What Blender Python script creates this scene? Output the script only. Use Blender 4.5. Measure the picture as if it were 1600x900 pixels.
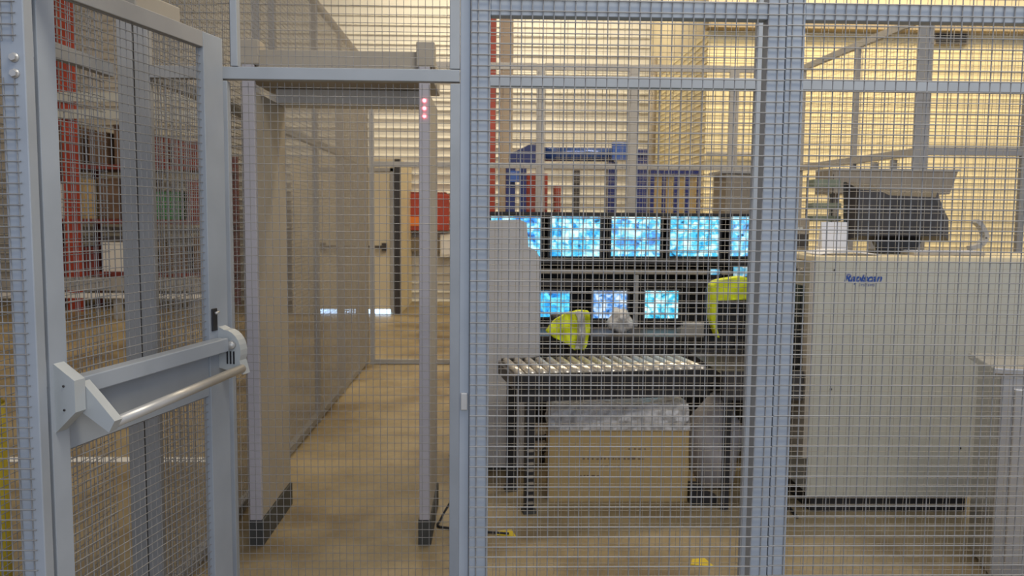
import bpy, bmesh, math, random
from mathutils import Vector, Matrix, Euler
random.seed(7)
C = bpy.context.scene.collection
for o in list(bpy.data.objects): bpy.data.objects.remove(o)

# ------------------------------------------------------------------ camera
FPX = 1300.0
cam_d = bpy.data.cameras.new('camera'); cam = bpy.data.objects.new('camera', cam_d); C.objects.link(cam)
cam_d.sensor_width = 36; cam_d.lens = FPX/1600*36
PITCH, YAW, ROLL = math.radians(4.92), math.radians(-1.54), math.radians(0.5)
R = Matrix.Rotation(YAW, 4, 'Z') @ Matrix.Rotation(math.pi/2-PITCH, 4, 'X') @ Matrix.Rotation(ROLL, 4, 'Z')
EYE = Vector((0, 0, 1.55))
cam.matrix_world = Matrix.Translation(EYE) @ R
cam_d.clip_start = 0.05; cam_d.clip_end = 100
cam_d.dof.use_dof = True; cam_d.dof.focus_distance = 2.35; cam_d.dof.aperture_fstop = 5.6
bpy.context.scene.camera = cam
R3 = R.to_3x3()
def P(px, py, Y):
    """world point seen at photo pixel px,py on the plane y = Y"""
    d = R3 @ Vector(((px-800)/FPX, (450-py)/FPX, -1))
    return EYE + d*(Y/d.y)
def XP(px, py, Y): return P(px, py, Y).x
def ZP(px, py, Y): return P(px, py, Y).z

# ------------------------------------------------------------------ world, lights, exposure
sc = bpy.context.scene
w = bpy.data.worlds.new('hall_world'); sc.world = w; w.use_nodes = True
w.node_tree.nodes['Background'].inputs[0].default_value = (0.66, 0.76, 1.0, 1)
w.node_tree.nodes['Background'].inputs[1].default_value = 0.55
sc.view_settings.view_transform = 'Standard'; sc.view_settings.look = 'None'
sc.view_settings.exposure = 0.0; sc.view_settings.gamma = 1; sc.view_settings.use_curve_mapping = False
def area(name, loc, tgt, size, sy, power, col):
    l = bpy.data.lights.new(name, 'AREA'); l.shape = 'RECTANGLE'; l.size = size; l.size_y = sy
    l.energy = power; l.color = col
    o = bpy.data.objects.new(name, l); C.objects.link(o); o.location = loc
    o.rotation_euler = (Vector(tgt)-Vector(loc)).to_track_quat('-Z', 'Y').to_euler()
WARM = (1.0, 0.80, 0.50)
area('hall_lamp_far', (0.9, 13.3, 6.0), (0.9, 14.3, 0), 6.5, 0.4, 215, (1, .87, .62))
area('hall_lamp_right', (5.5, 8.3, 5.8), (6.0, 10.5, 1.5), 6, 0.6, 300, WARM)
area('hall_lamp_middle', (0.6, 6.6, 5.8), (0.6, 6.8, 0), 5, 0.6, 200, (1, .84, .60))
area('hall_lamp_left', (-5.0, 9.5, 5.8), (-5.0, 11.0, 0), 5, 0.6, 80, WARM)
area('scanner_fill', (1.5, 0.9, 4.9), (1.9, 4.4, 0.6), 3, 0.8, 130, (1, .92, .76))  # added fill from the camera side to brighten the scanner fronts
area('daylight_doorway', (1.0, -2.6, 2.6), (0.4, 3, 1.3), 4, 2.6, 66, (0.78, 0.88, 1.0))

# ------------------------------------------------------------------ materials
def mat(name, col, rough=0.5, metal=0.0, var=0.0, scale=8.0, col2=None, emit=None, es=1.0, bump=0.0, spec=0.5, detail=4):
    m = bpy.data.materials.new(name); m.use_nodes = True
    nt = m.node_tree; b = nt.nodes['Principled BSDF']
    b.inputs['Roughness'].default_value = rough; b.inputs['Metallic'].default_value = metal
    b.inputs['Specular IOR Level'].default_value = spec
    c = (*col, 1)
    tc = nt.nodes.new('ShaderNodeTexCoord'); n = nt.nodes.new('ShaderNodeTexNoise')
    n.inputs['Scale'].default_value = scale; n.inputs['Detail'].default_value = detail
    nt.links.new(tc.outputs['Object'], n.inputs['Vector'])
    r = nt.nodes.new('ShaderNodeValToRGB')
    c2 = (*col2, 1) if col2 else tuple(max(0, x*(1-var)) for x in col)+(1,)
    r.color_ramp.elements[0].color = c2; r.color_ramp.elements[1].color = c
    r.color_ramp.elements[0].position = 0.35; r.color_ramp.elements[1].position = 0.62
    nt.links.new(n.outputs['Fac'], r.inputs['Fac']); nt.links.new(r.outputs['Color'], b.inputs['Base Color'])
    if bump:
        bp = nt.nodes.new('ShaderNodeBump'); bp.inputs['Strength'].default_value = bump; bp.inputs['Distance'].default_value = 0.01
        nt.links.new(n.outputs['Fac'], bp.inputs['Height']); nt.links.new(bp.outputs['Normal'], b.inputs['Normal'])
    if emit:
        b.inputs['Emission Color'].default_value = (*emit, 1); b.inputs['Emission Strength'].default_value = es
    return m
M = {}
M['blue_grey'] = mat('blue_grey_paint', (0.37, 0.40, 0.44), 0.42, 0.0, 0.10, 5)
M['warm_grey'] = mat('grey_fence_paint', (0.36, 0.35, 0.34), 0.5, 0.0, 0.12, 4)
M['wire'] = mat('galvanised_wire', (0.32, 0.31, 0.30), 0.45, 0.2, 0.15, 20)
M['wire_far'] = mat('tan_lit_wire', (0.38, 0.34, 0.28), 0.55, 0.1, 0.15, 20)  # tan tone paints in the warm hall light on the passage wires
M['tan'] = mat('tan_plastic', (0.42, 0.37, 0.30), 0.5, 0, .08, 3)
M['lavender'] = mat('pale_lavender_plastic', (0.47, 0.45, 0.49), 0.4, 0, .05, 3)
M['panel_grey'] = mat('pale_grey_plastic', (0.50, 0.49, 0.50), 0.5, 0, .05, 3)
M['black'] = mat('black_plastic', (0.018, 0.017, 0.020), 0.5, 0, .3, 9)
M['dark'] = mat('dark_steel', (0.05, 0.045, 0.045), 0.45, 0.2, .3, 9)
M['foot'] = mat('dark_rubber', (0.06, 0.06, 0.055), 0.7, 0, .3, 9)
M['scanner'] = mat('pale_sage_enamel', (0.49, 0.48, 0.41), 0.45, 0, .05, 2)
M['scanner_top'] = mat('warm_lit_enamel', (0.72, 0.62, 0.42), 0.5, 0, .05, 2)  # yellowish lamp light on the scanner top, put into its colour
M['cream'] = mat('cream_paint', (0.66, 0.58, 0.42), 0.6, 0, .08, 2)
M['white'] = mat('white_paint', (0.75, 0.74, 0.72), 0.6, 0, .06, 3)
M['paper'] = mat('white_paper', (0.72, 0.72, 0.76), 0.7, 0, .04, 6)
M['red'] = mat('red_paint', (0.40, 0.055, 0.030), 0.45, 0, .25, 3)
M['dark_red'] = mat('dark_red_plastic', (0.22, 0.04, 0.03), 0.5, 0, .35, 4)
M['green'] = mat('green_plastic', (0.04, 0.22, 0.07), 0.5, 0, .2, 4)
M['orange'] = mat('orange_print', (0.75, 0.22, 0.04), 0.5)
M['blue'] = mat('dark_blue_enamel', (0.012, 0.022, 0.15), 0.35, 0, .2, 3)
M['mid_blue'] = mat('blue_enamel', (0.05, 0.11, 0.36), 0.22, 0.3, .3, 3)
M['hivis'] = mat('hi_vis_fabric', (0.72, 0.80, 0.02), 0.7, 0, .25, 14, bump=.3)
M['reflective'] = mat('reflective_tape', (0.42, 0.41, 0.38), 0.4, .2, .1)
M['card'] = mat('cardboard', (0.47, 0.335, 0.15), 0.8, 0, .10, 3, bump=.05)
M['ink'] = mat('grey_print', (0.16, 0.11, 0.07), 0.8)
M['steel'] = mat('stainless_steel', (0.55, 0.54, 0.54), 0.32, 0.8, .12, 4)
M['roller'] = mat('roller_steel', (0.72, 0.68, 0.62), 0.3, 0.65, .12, 12)
M['bright_metal'] = mat('silver_lacquer', (0.55, 0.53, 0.50), 0.35, 0.35, .08, 8)
M['bracket'] = mat('light_grey_lacquer', (0.50, 0.52, 0.52), 0.45, 0.1, .05, 6)
M['sage'] = mat('grey_green_plastic', (0.20, 0.23, 0.17), 0.6, 0, .2, 8)
M['ledge'] = mat('grey_brown_steel', (0.28, 0.24, 0.19), 0.5, 0.1, .15, 3)
M['yellow'] = mat('yellow_paint', (0.70, 0.52, 0.03), 0.5, 0, .2, 5)
M['bag'] = mat('clear_polythene', (0.62, 0.61, 0.62), 0.25, 0, .45, 26, bump=.6)
M['sack'] = mat('white_sack', (0.50, 0.46, 0.46), 0.6, 0, .2, 7, bump=.4)
M['logo_blue'] = mat('blue_print', (0.02, 0.07, 0.30), 0.5)
M['brown'] = mat('brown_fabric', (0.16, 0.10, 0.07), 0.8, 0, .3, 6)
M['led_red'] = mat('red_led', (0.8, 0.1, 0.1), 0.4, emit=(1, 0.10, 0.12), es=9)
M['led_green'] = mat('green_led', (0.05, 0.7, 0.3), 0.4, emit=(0.02, 0.9, 0.35), es=2.0)
M['gap'] = mat('daylight_gap', (0.6, 0.75, 1), 0.5, emit=(0.45, 0.66, 1.0), es=3)
M['clad'] = mat('white_cladding', (0.62, 0.60, 0.56), 0.45, 0.0, .05, 1.2)
M['yclad'] = mat('yellow_cladding', (0.76, 0.67, 0.42), 0.5, 0, .06, 1.5)
M['ceil'] = mat('ceiling_paint', (0.45, 0.42, 0.36), 0.8, 0, .1, 2)
M['wallpaint'] = mat('tan_wall_paint', (0.40, 0.33, 0.22), 0.8, 0, .12, 1.2)

def floor_mat():
    m = bpy.data.materials.new('worn_concrete'); m.use_nodes = True; nt = m.node_tree; b = nt.nodes['Principled BSDF']
    tc = nt.nodes.new('ShaderNodeTexCoord')
    a = nt.nodes.new('ShaderNodeTexNoise'); a.inputs['Scale'].default_value = 1.1; a.inputs['Detail'].default_value = 8; a.inputs['Roughness'].default_value = .62
    c = nt.nodes.new('ShaderNodeTexNoise'); c.inputs['Scale'].default_value = 30; c.inputs['Detail'].default_value = 4
    for n in (a, c): nt.links.new(tc.outputs['Object'], n.inputs['Vector'])
    r = nt.nodes.new('ShaderNodeValToRGB'); e = r.color_ramp.elements
    e[0].position = .36; e[0].color = (.17, .125, .070, 1); e[1].position = .64; e[1].color = (.42, .335, .205, 1)
    k = e.new(.50); k.color = (.32, .25, .145, 1)
    nt.links.new(a.outputs['Fac'], r.inputs['Fac'])
    mx = nt.nodes.new('ShaderNodeMixRGB'); mx.blend_type = 'MULTIPLY'; mx.inputs['Fac'].default_value = .25
    nt.links.new(r.outputs['Color'], mx.inputs['Color1']); nt.links.new(c.outputs['Fac'], mx.inputs['Color2'])
    nt.links.new(mx.outputs['Color'], b.inputs['Base Color'])
    b.inputs['Roughness'].default_value = .42
    return m
M['floor'] = floor_mat()

def screen_mat(name, seed, a=(0.03, .32, .62), b2=(.10, .62, .92), c=(0.72, .95, 1), strength=1.25, sx=30, horizon=False):
    """a CCTV picture: blocky bluish pattern given off by the screen"""
    m = bpy.data.materials.new(name); m.use_nodes = True; nt = m.node_tree; b = nt.nodes['Principled BSDF']
    tc = nt.nodes.new('ShaderNodeTexCoord'); mp = nt.nodes.new('ShaderNodeMapping'); mp.inputs['Location'].default_value = (seed*3.1, seed*1.7, seed)
    nt.links.new(tc.outputs['Object'], mp.inputs['Vector'])
    n = nt.nodes.new('ShaderNodeTexNoise'); n.inputs['Scale'].default_value = 16; n.inputs['Detail'].default_value = 6; n.inputs['Distortion'].default_value = 1.3
    v = nt.nodes.new('ShaderNodeTexVoronoi'); v.distance = 'CHEBYCHEV'; v.inputs['Scale'].default_value = sx
    nt.links.new(mp.outputs[0], n.inputs['Vector']); nt.links.new(mp.outputs[0], v.inputs['Vector'])
    mix = nt.nodes.new('ShaderNodeMixRGB'); mix.inputs['Fac'].default_value = .25
    nt.links.new(n.outputs['Fac'], mix.inputs['Color1']); nt.links.new(v.outputs['Color'], mix.inputs['Color2'])
    r = nt.nodes.new('ShaderNodeValToRGB'); e = r.color_ramp.elements
    e[0].position = .37; e[0].color = (*a, 1); e[1].position = .64; e[1].color = (*c, 1); k = e.new(.49); k.color = (*b2, 1)
    kk = e.new(.31); kk.color = (.01, .06, .12, 1)
    nt.links.new(mix.outputs['Color'], r.inputs['Fac'])
    out = r.outputs['Color']
    b.inputs['Base Color'].default_value = (.01, .01, .01, 1); b.inputs['Roughness'].default_value = .2
    nt.links.new(out, b.inputs['Emission Color']); b.inputs['Emission Strength'].default_value = strength
    return m

# ------------------------------------------------------------------ mesh helpers
class MB:
    def __init__(s): s.v = []; s.f = []; s.sm = []
    def add(s, vs, fs, smooth=False):
        k = len(s.v); s.v += [tuple(v) for v in vs]; s.f += [tuple(i+k for i in f) for f in fs]; s.sm += [smooth]*len(fs); return s
    def box(s, x0, x1, y0, y1, z0, z1, bev=0.0):
        if x1 < x0: x0, x1 = x1, x0
        if y1 < y0: y0, y1 = y1, y0
        if z1 < z0: z0, z1 = z1, z0
        if not bev:
            vs = [(x, y, z) for x in (x0, x1) for y in (y0, y1) for z in (z0, z1)]
            return s.add(vs, [(0, 1, 3, 2), (4, 6, 7, 5), (0, 4, 5, 1), (2, 3, 7, 6), (0, 2, 6, 4), (1, 5, 7, 3)])
        bm = bmesh.new(); bmesh.ops.create_cube(bm, size=1)
        for v in bm.verts: v.co = Vector(((x0+x1)/2+v.co.x*(x1-x0), (y0+y1)/2+v.co.y*(y1-y0), (z0+z1)/2+v.co.z*(z1-z0)))
        bmesh.ops.bevel(bm, geom=bm.edges[:], offset=bev, segments=2, profile=.5, affect='EDGES')
        return s.bm(bm)
    def bm(s, bm, mtx=None):
        bm.verts.index_update()
        vs = [(mtx @ v.co if mtx else v.co.copy()) for v in bm.verts]
        s.add(vs, [[v.index for v in f.verts] for f in bm.faces]); bm.free(); return s
    def tube(s, p0, p1, r, n=12, caps=True, r1=None):
        p0 = Vector(p0); p1 = Vector(p1); d = (p1-p0).normalized()
        u = d.orthogonal().normalized(); w_ = d.cross(u); r1 = r if r1 is None else r1
        vs = []
        for p, rr in ((p0, r), (p1, r1)):
            for i in range(n):
                a = 2*math.pi*(i+.5)/n; vs.append(p+u*math.cos(a)*rr+w_*math.sin(a)*rr)
        fs = [(i, (i+1) % n, n+(i+1) % n, n+i) for i in range(n)]
        if caps: fs += [tuple(range(n-1, -1, -1)), tuple(range(n, 2*n))]
        return s.add(vs, fs, n > 6)
    def path(s, pts, r, n=8):
        for a, b in zip(pts[:-1], pts[1:]): s.tube(a, b, r, n)
        return s
    def prism(s, poly, axis, a0, a1):
        """poly in the other two axes (x,z for axis y; y,z for axis x; x,y for axis z)"""
        def mk(p, a):
            return (a, p[0], p[1]) if axis == 'x' else (p[0], a, p[1]) if axis == 'y' else (p[0], p[1], a)
        n = len(poly); vs = [mk(p, a0) for p in poly]+[mk(p, a1) for p in poly]
        fs = [(i, (i+1) % n, n+(i+1) % n, n+i) for i in range(n)]+[tuple(range(n-1, -1, -1)), tuple(range(n, 2*n))]
        return s.add(vs, fs)
    def build(s, name, m, parent=None, loc=None, kind=None):
        me = bpy.data.meshes.new(name); me.from_pydata(s.v, [], s.f); me.validate()
        bm = bmesh.new(); bm.from_mesh(me); bmesh.ops.recalc_face_normals(bm, faces=bm.faces[:]); bm.to_mesh(me); bm.free()
        if len(me.polygons) == len(s.sm): me.polygons.foreach_set('use_smooth', s.sm)
        me.materials.append(m)
        o = bpy.data.objects.new(name, me); C.objects.link(o)
        if parent: o.parent = parent
        if loc is not None: o.location = loc
        if kind: o['kind'] = kind
        return o
def tag(o, label, cat, group=None):
    o['label'] = label; o['category'] = cat
    if group: o['group'] = group
    return o
def thing(name, label, cat, loc=(0, 0, 0), rz=0, group=None):
    o = bpy.data.objects.new(name, None); C.objects.link(o); o.location = loc; o.rotation_euler = (0, 0, rz); o.empty_display_size = .1
    return tag(o, label, cat, group)
def box(name, m, parent, *b, bev=0.0, kind=None): return MB().box(*b, bev=bev).build(name, m, parent, kind=kind)
def wires(x0, x1, z0, z1, y, pitch=0.0254, r=0.0014, pz=None, n=5, off=(0, 0)):
    mb = MB(); pz = pz or pitch
    x = x0+pitch*.5+off[0]
    while x < x1:
        mb.tube((x, y+r, z0), (x, y+r, z1), r, n, False); x += pitch
    z = z0+pz*.5+off[1]
    while z < z1:
        mb.tube((x0, y-r, z), (x1, y-r, z), r, n, False); z += pz
    return mb

# ------------------------------------------------------------------ the setting
BY = 15.0; LX = -9.0; RX = 12.0; CZ = 6.2; LYX = 2.82; YY = 11.0
def structure(name, mb, m): return mb.build(name, m, kind='structure')
structure('floor', MB().box(LX, RX, -4, BY+.3, -.1, 0), M['floor'])
structure('ceiling', MB().box(LX, RX, 2.4, BY+.3, CZ, CZ+.1), M['ceil'])
def ribbed(along, x0, x1, z0, z1, pitch, dep, face, sign):
    """horizontal lapped cladding: profile swept along an axis"""
    mb = MB(); z = z0; prof = []
    while z < z1-1e-4:
        zt = min(z+pitch, z1); h = zt-z
        prof += [(0.0, z), (dep, z+h*.05), (0.0, z+h*.30)]; z = zt
    prof.append((0.0, z1))
    vs = []; fs = []
    for a in (x0, x1):
        for d, zz in prof:
            vs.append((a, face-sign*d, zz) if along == 'x' else (face-sign*d, a, zz))
    n = len(prof)
    for i in range(n-1): fs.append((i, i+1, n+i+1, n+i))
    k = len(vs)
    for a in (x0, x1):
        for zz in (z0, z1):
            vs.append((a, face+sign*.06, zz) if along == 'x' else (face+sign*.06, a, zz))
    fs.append((k, k+1, k+3, k+2))
    return mb.add(vs, fs)
structure('wall_back', ribbed('x', LX, LYX, 0, CZ, .162, .035, BY, 1), M['clad'])
structure('wall_left', MB().box(LX-.1, LX, 2.4, BY+.3, 0, CZ), M['wallpaint'])
structure('wall_right', ribbed('x', LYX, RX, 0, 3.98, .085, .012, YY, 1), M['yclad'])
structure('wall_right_return', ribbed('y', YY, BY, 0, 3.98, .085, .012, LYX, 1), M['yclad'])
structure('trim_1', MB().box(LYX-.05, RX, YY-.22, YY+.0, 3.98, 4.22), M['wallpaint'])
structure('wall_right_upper', MB().box(LYX, RX, YY, YY+.1, 4.22, CZ), M['cream'])
structure('wall_right_upper_return', MB().box(LYX, LYX+.08, YY+.1, BY, 3.98, CZ), M['cream'])
# painted floor marks
structure('trim_2', MB().box(-4.2, -1.75, 5.14, 5.24, .001, .004), M['white'])

# lobby with exit doors
LBY = 13.1; lx0 = -3.1; lx1 = -1.40
structure('wall_lobby', MB().box(lx0, lx1, LBY, BY-.05, 0, 2.42), M['cream'])
def exit_door(n, x0, x1):
    d = box('door_%d' % n, M['cream'], None, x0, x1, LBY-.05, LBY-.005, .03, 2.22, bev=.004); d['kind'] = 'structure'
    f = MB(); f.box(x0-.06, x0-.005, LBY-.07, LBY-.002, .03, 2.28); f.box(x1+.005, x1+.06, LBY-.07, LBY-.002, .03, 2.28); f.box(x0-.06, x1+.06, LBY-.07, LBY-.002, 2.225, 2.28)
    f.build('door_frame', M['warm_grey'], d)
    MB().tube((x0+.06, LBY-.13, 1.06), (x1-.06, LBY-.13, 1.06), .022).box(x0+.05, x0+.12, LBY-.14, LBY-.05, 1.0, 1.12).box(x1-.12, x1-.05, LBY-.14, LBY-.05, 1.0, 1.12).build('push_bar', M['dark'], d)
    box('daylight_strip', M['gap'], d, x0, x1, LBY-.05, LBY-.01, .002, .075)
exit_door(1, -2.68, -1.56)
box('trim_3', M['dark'], None, -1.485, -1.405, LBY-.06, LBY-.003, 0, 2.42)['kind'] = 'structure'

# ------------------------------------------------------------------ fences
def fence(label, p0, p1, z1, posts, rails, mesh=None, pz=None, dep=.04, mats=('warm_grey', 'wire_far'), name='mesh_fence', cat='fence', group=None, pitch=.0254, wr=.0014, side=-1, mz=(.03, None), off=(0, 0), n=5, postz=None):
    p0 = Vector(p0); p1 = Vector(p1); d = p1-p0; L = d.length; rz = math.atan2(d.y, d.x)
    t = thing(name, label, cat, (p0.x, p0.y, 0), rz, group)
    for i, q in enumerate(posts):
        s, wd = q[0], q[1]; zt = q[2] if len(q) > 2 else z1; zb = q[3] if len(q) > 3 else 0.0
        box('post', M[mats[0]], t, s, s+wd, 0, dep, zb, zt, bev=.0025)
    for r_ in rails:
        zc, h = r_[0], r_[1]; x0 = r_[2] if len(r_) > 2 else 0; x1 = r_[3] if len(r_) > 3 else L
        segs = [(x0, x1)]
        for q in posts:
            ns = []
            for a, b in segs:
                if q[0] < b and q[0]+q[1] > a and (len(q) < 3 or q[2] > zc-h/2) and (len(q) < 4 or q[3] < zc+h/2):
                    if q[0]-a > .01: ns.append((a, q[0]))
                    if b-q[0]-q[1] > .01: ns.append((q[0]+q[1], b))
                else: ns.append((a, b))
            segs = ns
        mb = MB()
        for a, b in segs: mb.box(a, b, .002, dep-.002, zc-h/2, zc+h/2, bev=.002)
        if segs: mb.build('rail', M[mats[0]], t)
    for (a, b, za, zb) in (mesh or [(0, L, .03, z1)]):
        y = -wr*2 if side < 0 else dep+wr*2
        if side == 0: y = dep*.5
        wires(a, b, za, zb, y, pitch, wr, pz=pz, n=n, off=off).build('wire_mesh', M[mats[1]], t)
    return t
F = 2.0
PH = 3.1
# front fence: bay between gate and double post
front_mats = ('blue_grey', 'wire')
def X2(px): return XP(px, 338, F)
xa0, xa1 = X2(735), X2(765); xb0, xb1, xb2 = X2(1190), X2(1218.5), X2(1247)
WR = .0015
fence('blue grey mesh fence bay right of the open gate, in front of the screens', (xa0, F), (xb1-.001, F), PH,
      [(0, xa1-xa0), (xb0-xa0, xb1-xb0-.001)], [(2.04, .040), (.05, .04)], mats=front_mats, wr=WR, n=6, off=(.004, .006))
fence('blue grey mesh fence bay nearest the right edge, in front of the scanner', (xb1+.001, F), (xb1+1.0, F), PH,
      [(0, xb2-xb1), (.955, .044)], [(2.04, .040), (.05, .04)], mats=front_mats, wr=WR, n=6, off=(.0, .008))
xl0, xl1 = X2(11), X2(49)
t = fence('blue grey mesh fence bay at the far left edge carrying the gate hinges', (xl0-.75, F), (xl1, F), PH,
      [(0, .044), (xl0-xl0+.75, xl1-xl0)], [(2.04, .040, 0, .75), (.05, .04, 0, .75)],
      mesh=[(0, .75+.040, .03, 1.862), (0, .715, 1.862, 1.945), (0, .75+.040, 1.945, PH)], mats=front_mats, wr=WR, n=6, off=(.006, .0))
bxx = XP(23, 100, F)-(xl0-.75)
for zz in (ZP(22, 90, F), ZP(22, 115, F)):
    mb = MB().tube((bxx, .0, zz), (bxx, -.004, zz), .011, 16).tube((bxx, -.004, zz), (bxx, -.012, zz), .0085, 6)
    mb.build('bolt', M['bright_metal'], t)
# header over the gate opening (above the frame) 
t = fence('blue grey header bay with mesh over the open gate', (xl1+.003, F), (xa0-.05, F), PH, [], [(2.185, .05), (3.08, .04)], mesh=[(0, xa0-.05-xl1-.003, 2.215, PH-.05)], mats=front_mats, wr=WR, name='gate_header')
# jamb of the gate
tj = thing('gate_jamb', 'slim blue grey gate jamb with small latch between gateway and mesh bay', 'post', (xa0-.026, F+.012, 0))
box('upright', M['blue_grey'], tj, 0, .0245, 0, .045, 0, 2.155, bev=.002)
box('strike_plate', M['bright_metal'], tj, .004, .0205, -.007, 0, ZP(728, 642, F), ZP(728, 615, F), bev=.002)

# side of the lock on the left
SX = XP(193, 338, 2.95)
fence('grey mesh side fence of the entry lock, left of the open gate', (SX-.06, 2.06), (SX-.02, 2.962), PH, [(0, .04)], [(2.04, .045), (.05, .04)], mats=('warm_grey', 'wire'), wr=.0014, dep=.035, side=1)

# inner fence  Y = 2.97
I = 2.97
def XI(px): return XP(px, 338, I)
ci0, ci1, ci2, ci3 = XI(190), XI(213.5), XI(216.5), XI(238)
gl = XI(341); gr0, gr1, gr2 = XI(703), XI(718.5), XI(735)
inner_mats = ('warm_grey', 'wire')
fence('grey inner fence bay with paired corner posts, behind the open gate', (ci0, I), (gl-.004, I), PH, [(0, ci1-ci0), (ci2-ci0, ci3-ci2)],
      [(2.04, .042, ci3-ci0, gl-.004-ci0), (.05, .04, ci3-ci0, gl-.004-ci0)], mesh=[(ci3-ci0, gl-.004-ci0, .03, PH)], mats=inner_mats, side=1)
# closed inner gate
g = thing('mesh_gate', 'closed grey mesh inner gate in front of the walk-through metal detector', 'gate', (gl, I, 0))
GW = gr1-gl
box('stile', M['blue_grey'], g, 0, .04, 0, .038, .04, 2.012, bev=.002)
box('stile', M['blue_grey'], g, GW-(gr1-gr0), GW, 0, .038, .04, 2.012, bev=.002)
box('bottom_rail', M['blue_grey'], g, .041, GW-(gr1-gr0)-.001, .002, .036, .04, .08)
wires(.041, GW-(gr1-gr0)-.001, .08, 2.012, .03, .0254, .0012, pz=.0297, n=5).build('wire_mesh', M['wire'], g)
t = thing('gate_transom', 'blue grey transom bar with mesh panel above the closed inner gate', 'fence', (gl-.002, I, 0))
box('rail', M['blue_grey'], t, 0, gr1-gl, 0, .04, 2.018, 2.060, bev=.002)
box('post', M['blue_grey'], t, GW-(gr1-gr0), GW, .0, .04, 2.062, PH, bev=.002)
box('post', M['blue_grey'], t, XP(360, 50, I)-gl, XP(371, 50, I)-gl, .0, .04, 2.062, PH, bev=.002)
wires(.0, GW-(gr1-gr0), 2.062, PH, .045, .0254, .0012, pz=.0297, n=5, off=(.003, 0)).build('wire_mesh', M['wire'], t)
ip = XI(1185)
fence('grey inner mesh fence bay in front of the roller conveyor', (gr1+.002, I), (ip+.02, I), PH,
      [(0, gr2-gr1), (ip-gr1-.024, .040)], [(2.025, .038), (.05, .04)], mats=('blue_grey', 'wire_far'), side=1, wr=.0010, off=(.009, .011))
fence('grey inner mesh fence bay in front of the baggage scanner', (ip+.024, I), (ip+1.20, I), PH,
      [(1.13, .044)], [(2.025, .038), (.05, .04)], mats=('blue_grey', 'wire_far'), side=1, wr=.0010, off=(.004, .008))

# passage fence on the left, running away from the camera
QX = -1.30
y0, y1 = 3.06, 8.65
fence('long grey two-tier mesh fence running down the left of the passage', (QX, y1), (QX, y0), PH,
      [(0, .05), (.50, .045), (1.42, .045), (2.45, .045), (3.62, .045), (3.95, .045), (5.55, .045)], [(.045, .05), (2.07, .05), (3.08, .05)],
      mats=('warm_grey', 'wire_far'), pitch=.0254, wr=.0017, n=4, side=1)
fence('narrow densely meshed bay at the far end of the long passage fence', (QX-.29, 8.66), (QX-.01, 8.66), PH, [(0, .05), (.23, .05)], [(.045, .05), (2.07, .05), (3.08, .05)], mats=('warm_grey', 'wire_far'), pitch=.0254, wr=.0045, n=4, side=1)
# cross fence far end
fence('grey two-tier mesh fence across the far end of the passage', (QX+.06, 8.60), (3.12, 8.60), PH,
      [(0, .05), (XP(838, 200, 8.6)-QX-.06, .085), (XP(982, 200, 8.6)-QX-.06, .095), (XP(1139, 200, 8.6)-QX-.06, .095), (4.29, .05)],
      [(.03, .05), (2.07, .055), (3.07, .07)], mesh=[(1.9, 4.3, .05, PH)], mats=('warm_grey', 'wire_far'), pitch=.0508, wr=.0014, n=4, side=1)
# right fence: oblique run then a bay parallel to the front
q0 = Vector((3.14, 8.5)); q1 = Vector((3.24, 6.35))
L = (q1-q0).length
fence('grey mesh fence running back behind the scanner to the far corner', q0, q1, PH,
      [(0, .04), (1.12, .05), (1.50, .05, 2.03), (1.80, .05, 2.03)], [(.05, .05), (2.07, .06), (3.07, .06)], mats=('warm_grey', 'wire_far'), pitch=.0508, wr=.0014, n=4, side=1)
fence('grey mesh fence bay behind the scanner, at the right edge', (3.20, 6.27), (4.75, 6.27), PH,
      [(0, .11), (.88-.05, .04, 3.1), (1.49, .06)], [(.05, .05), (2.07, .06), (3.07, .06)], mats=('warm_grey', 'wire_far'), pitch=.0508, wr=.0014, n=4, side=1)

# ------------------------------------------------------------------ open gate with push bar
th = math.radians(12.7); LD = .835
# local x runs along the gate away from its hinge, local y = -n (right face at y = 0, thickness behind)
hx, hy = -1.0855, 2.06
g = thing('mesh_gate', 'open blue grey mesh gate with push bar swung inward at left', 'gate', (hx, hy, 0), math.pi/2-th)
T = .028
W1 = .062; W2 = .115
box('stile', M['blue_grey'], g, 0, W1, 0, T, .04, 2.135, bev=.002)
box('stile', M['blue_grey'], g, LD-W2, LD, 0, T, .04, 2.135, bev=.002)
box('top_rail', M['warm_grey'], g, W1+.001, LD-W2-.001, 0, T, 2.085, 2.135, bev=.002)
box('bottom_rail', M['blue_grey'], g, W1+.001, LD-W2-.001, 0, T, .04, .09, bev=.002)
wires(W1, LD-W2, .09, 2.085, T*.5, .0254, .0014, n=5).build('wire_mesh', M['wire'], g)
box('backing_plate', M['blue_grey'], g, W1+.001, LD-W2-.001, .006, .010, .945, 1.110)
# near bracket (local y negative = towards the passage)
br = MB()
br.prism([(.0, 1.175), (-.058, 1.135), (-.058, 1.055), (0, 1.000)], 'x', .012, .050)
nb = br.build('bracket', M['bracket'], g)
mb = MB()
for zz in (1.06, 1.12): mb.tube((.0115, -.028, zz), (.0095, -.028, zz), .003, 8)
mb.build('screw', M['dark'], nb)
box('crossbar', M['blue_grey'], g, .051, LD-.075, -.045, -.001, 1.090, 1.135, bev=.003)
mb = MB()
mb.prism([(-.046, 1.125), (-.085, 1.085), (-.137, 1.028), (-.120, .998), (-.046, 1.045)], 'x', .052, .082)
mb.build('arm', M['bracket'], g)
MB().tube((.080, -.118, 1.018), (LD-.058, -.082, 1.030), .0145, 16).build('push_bar', M['bright_metal'], g)
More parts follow.
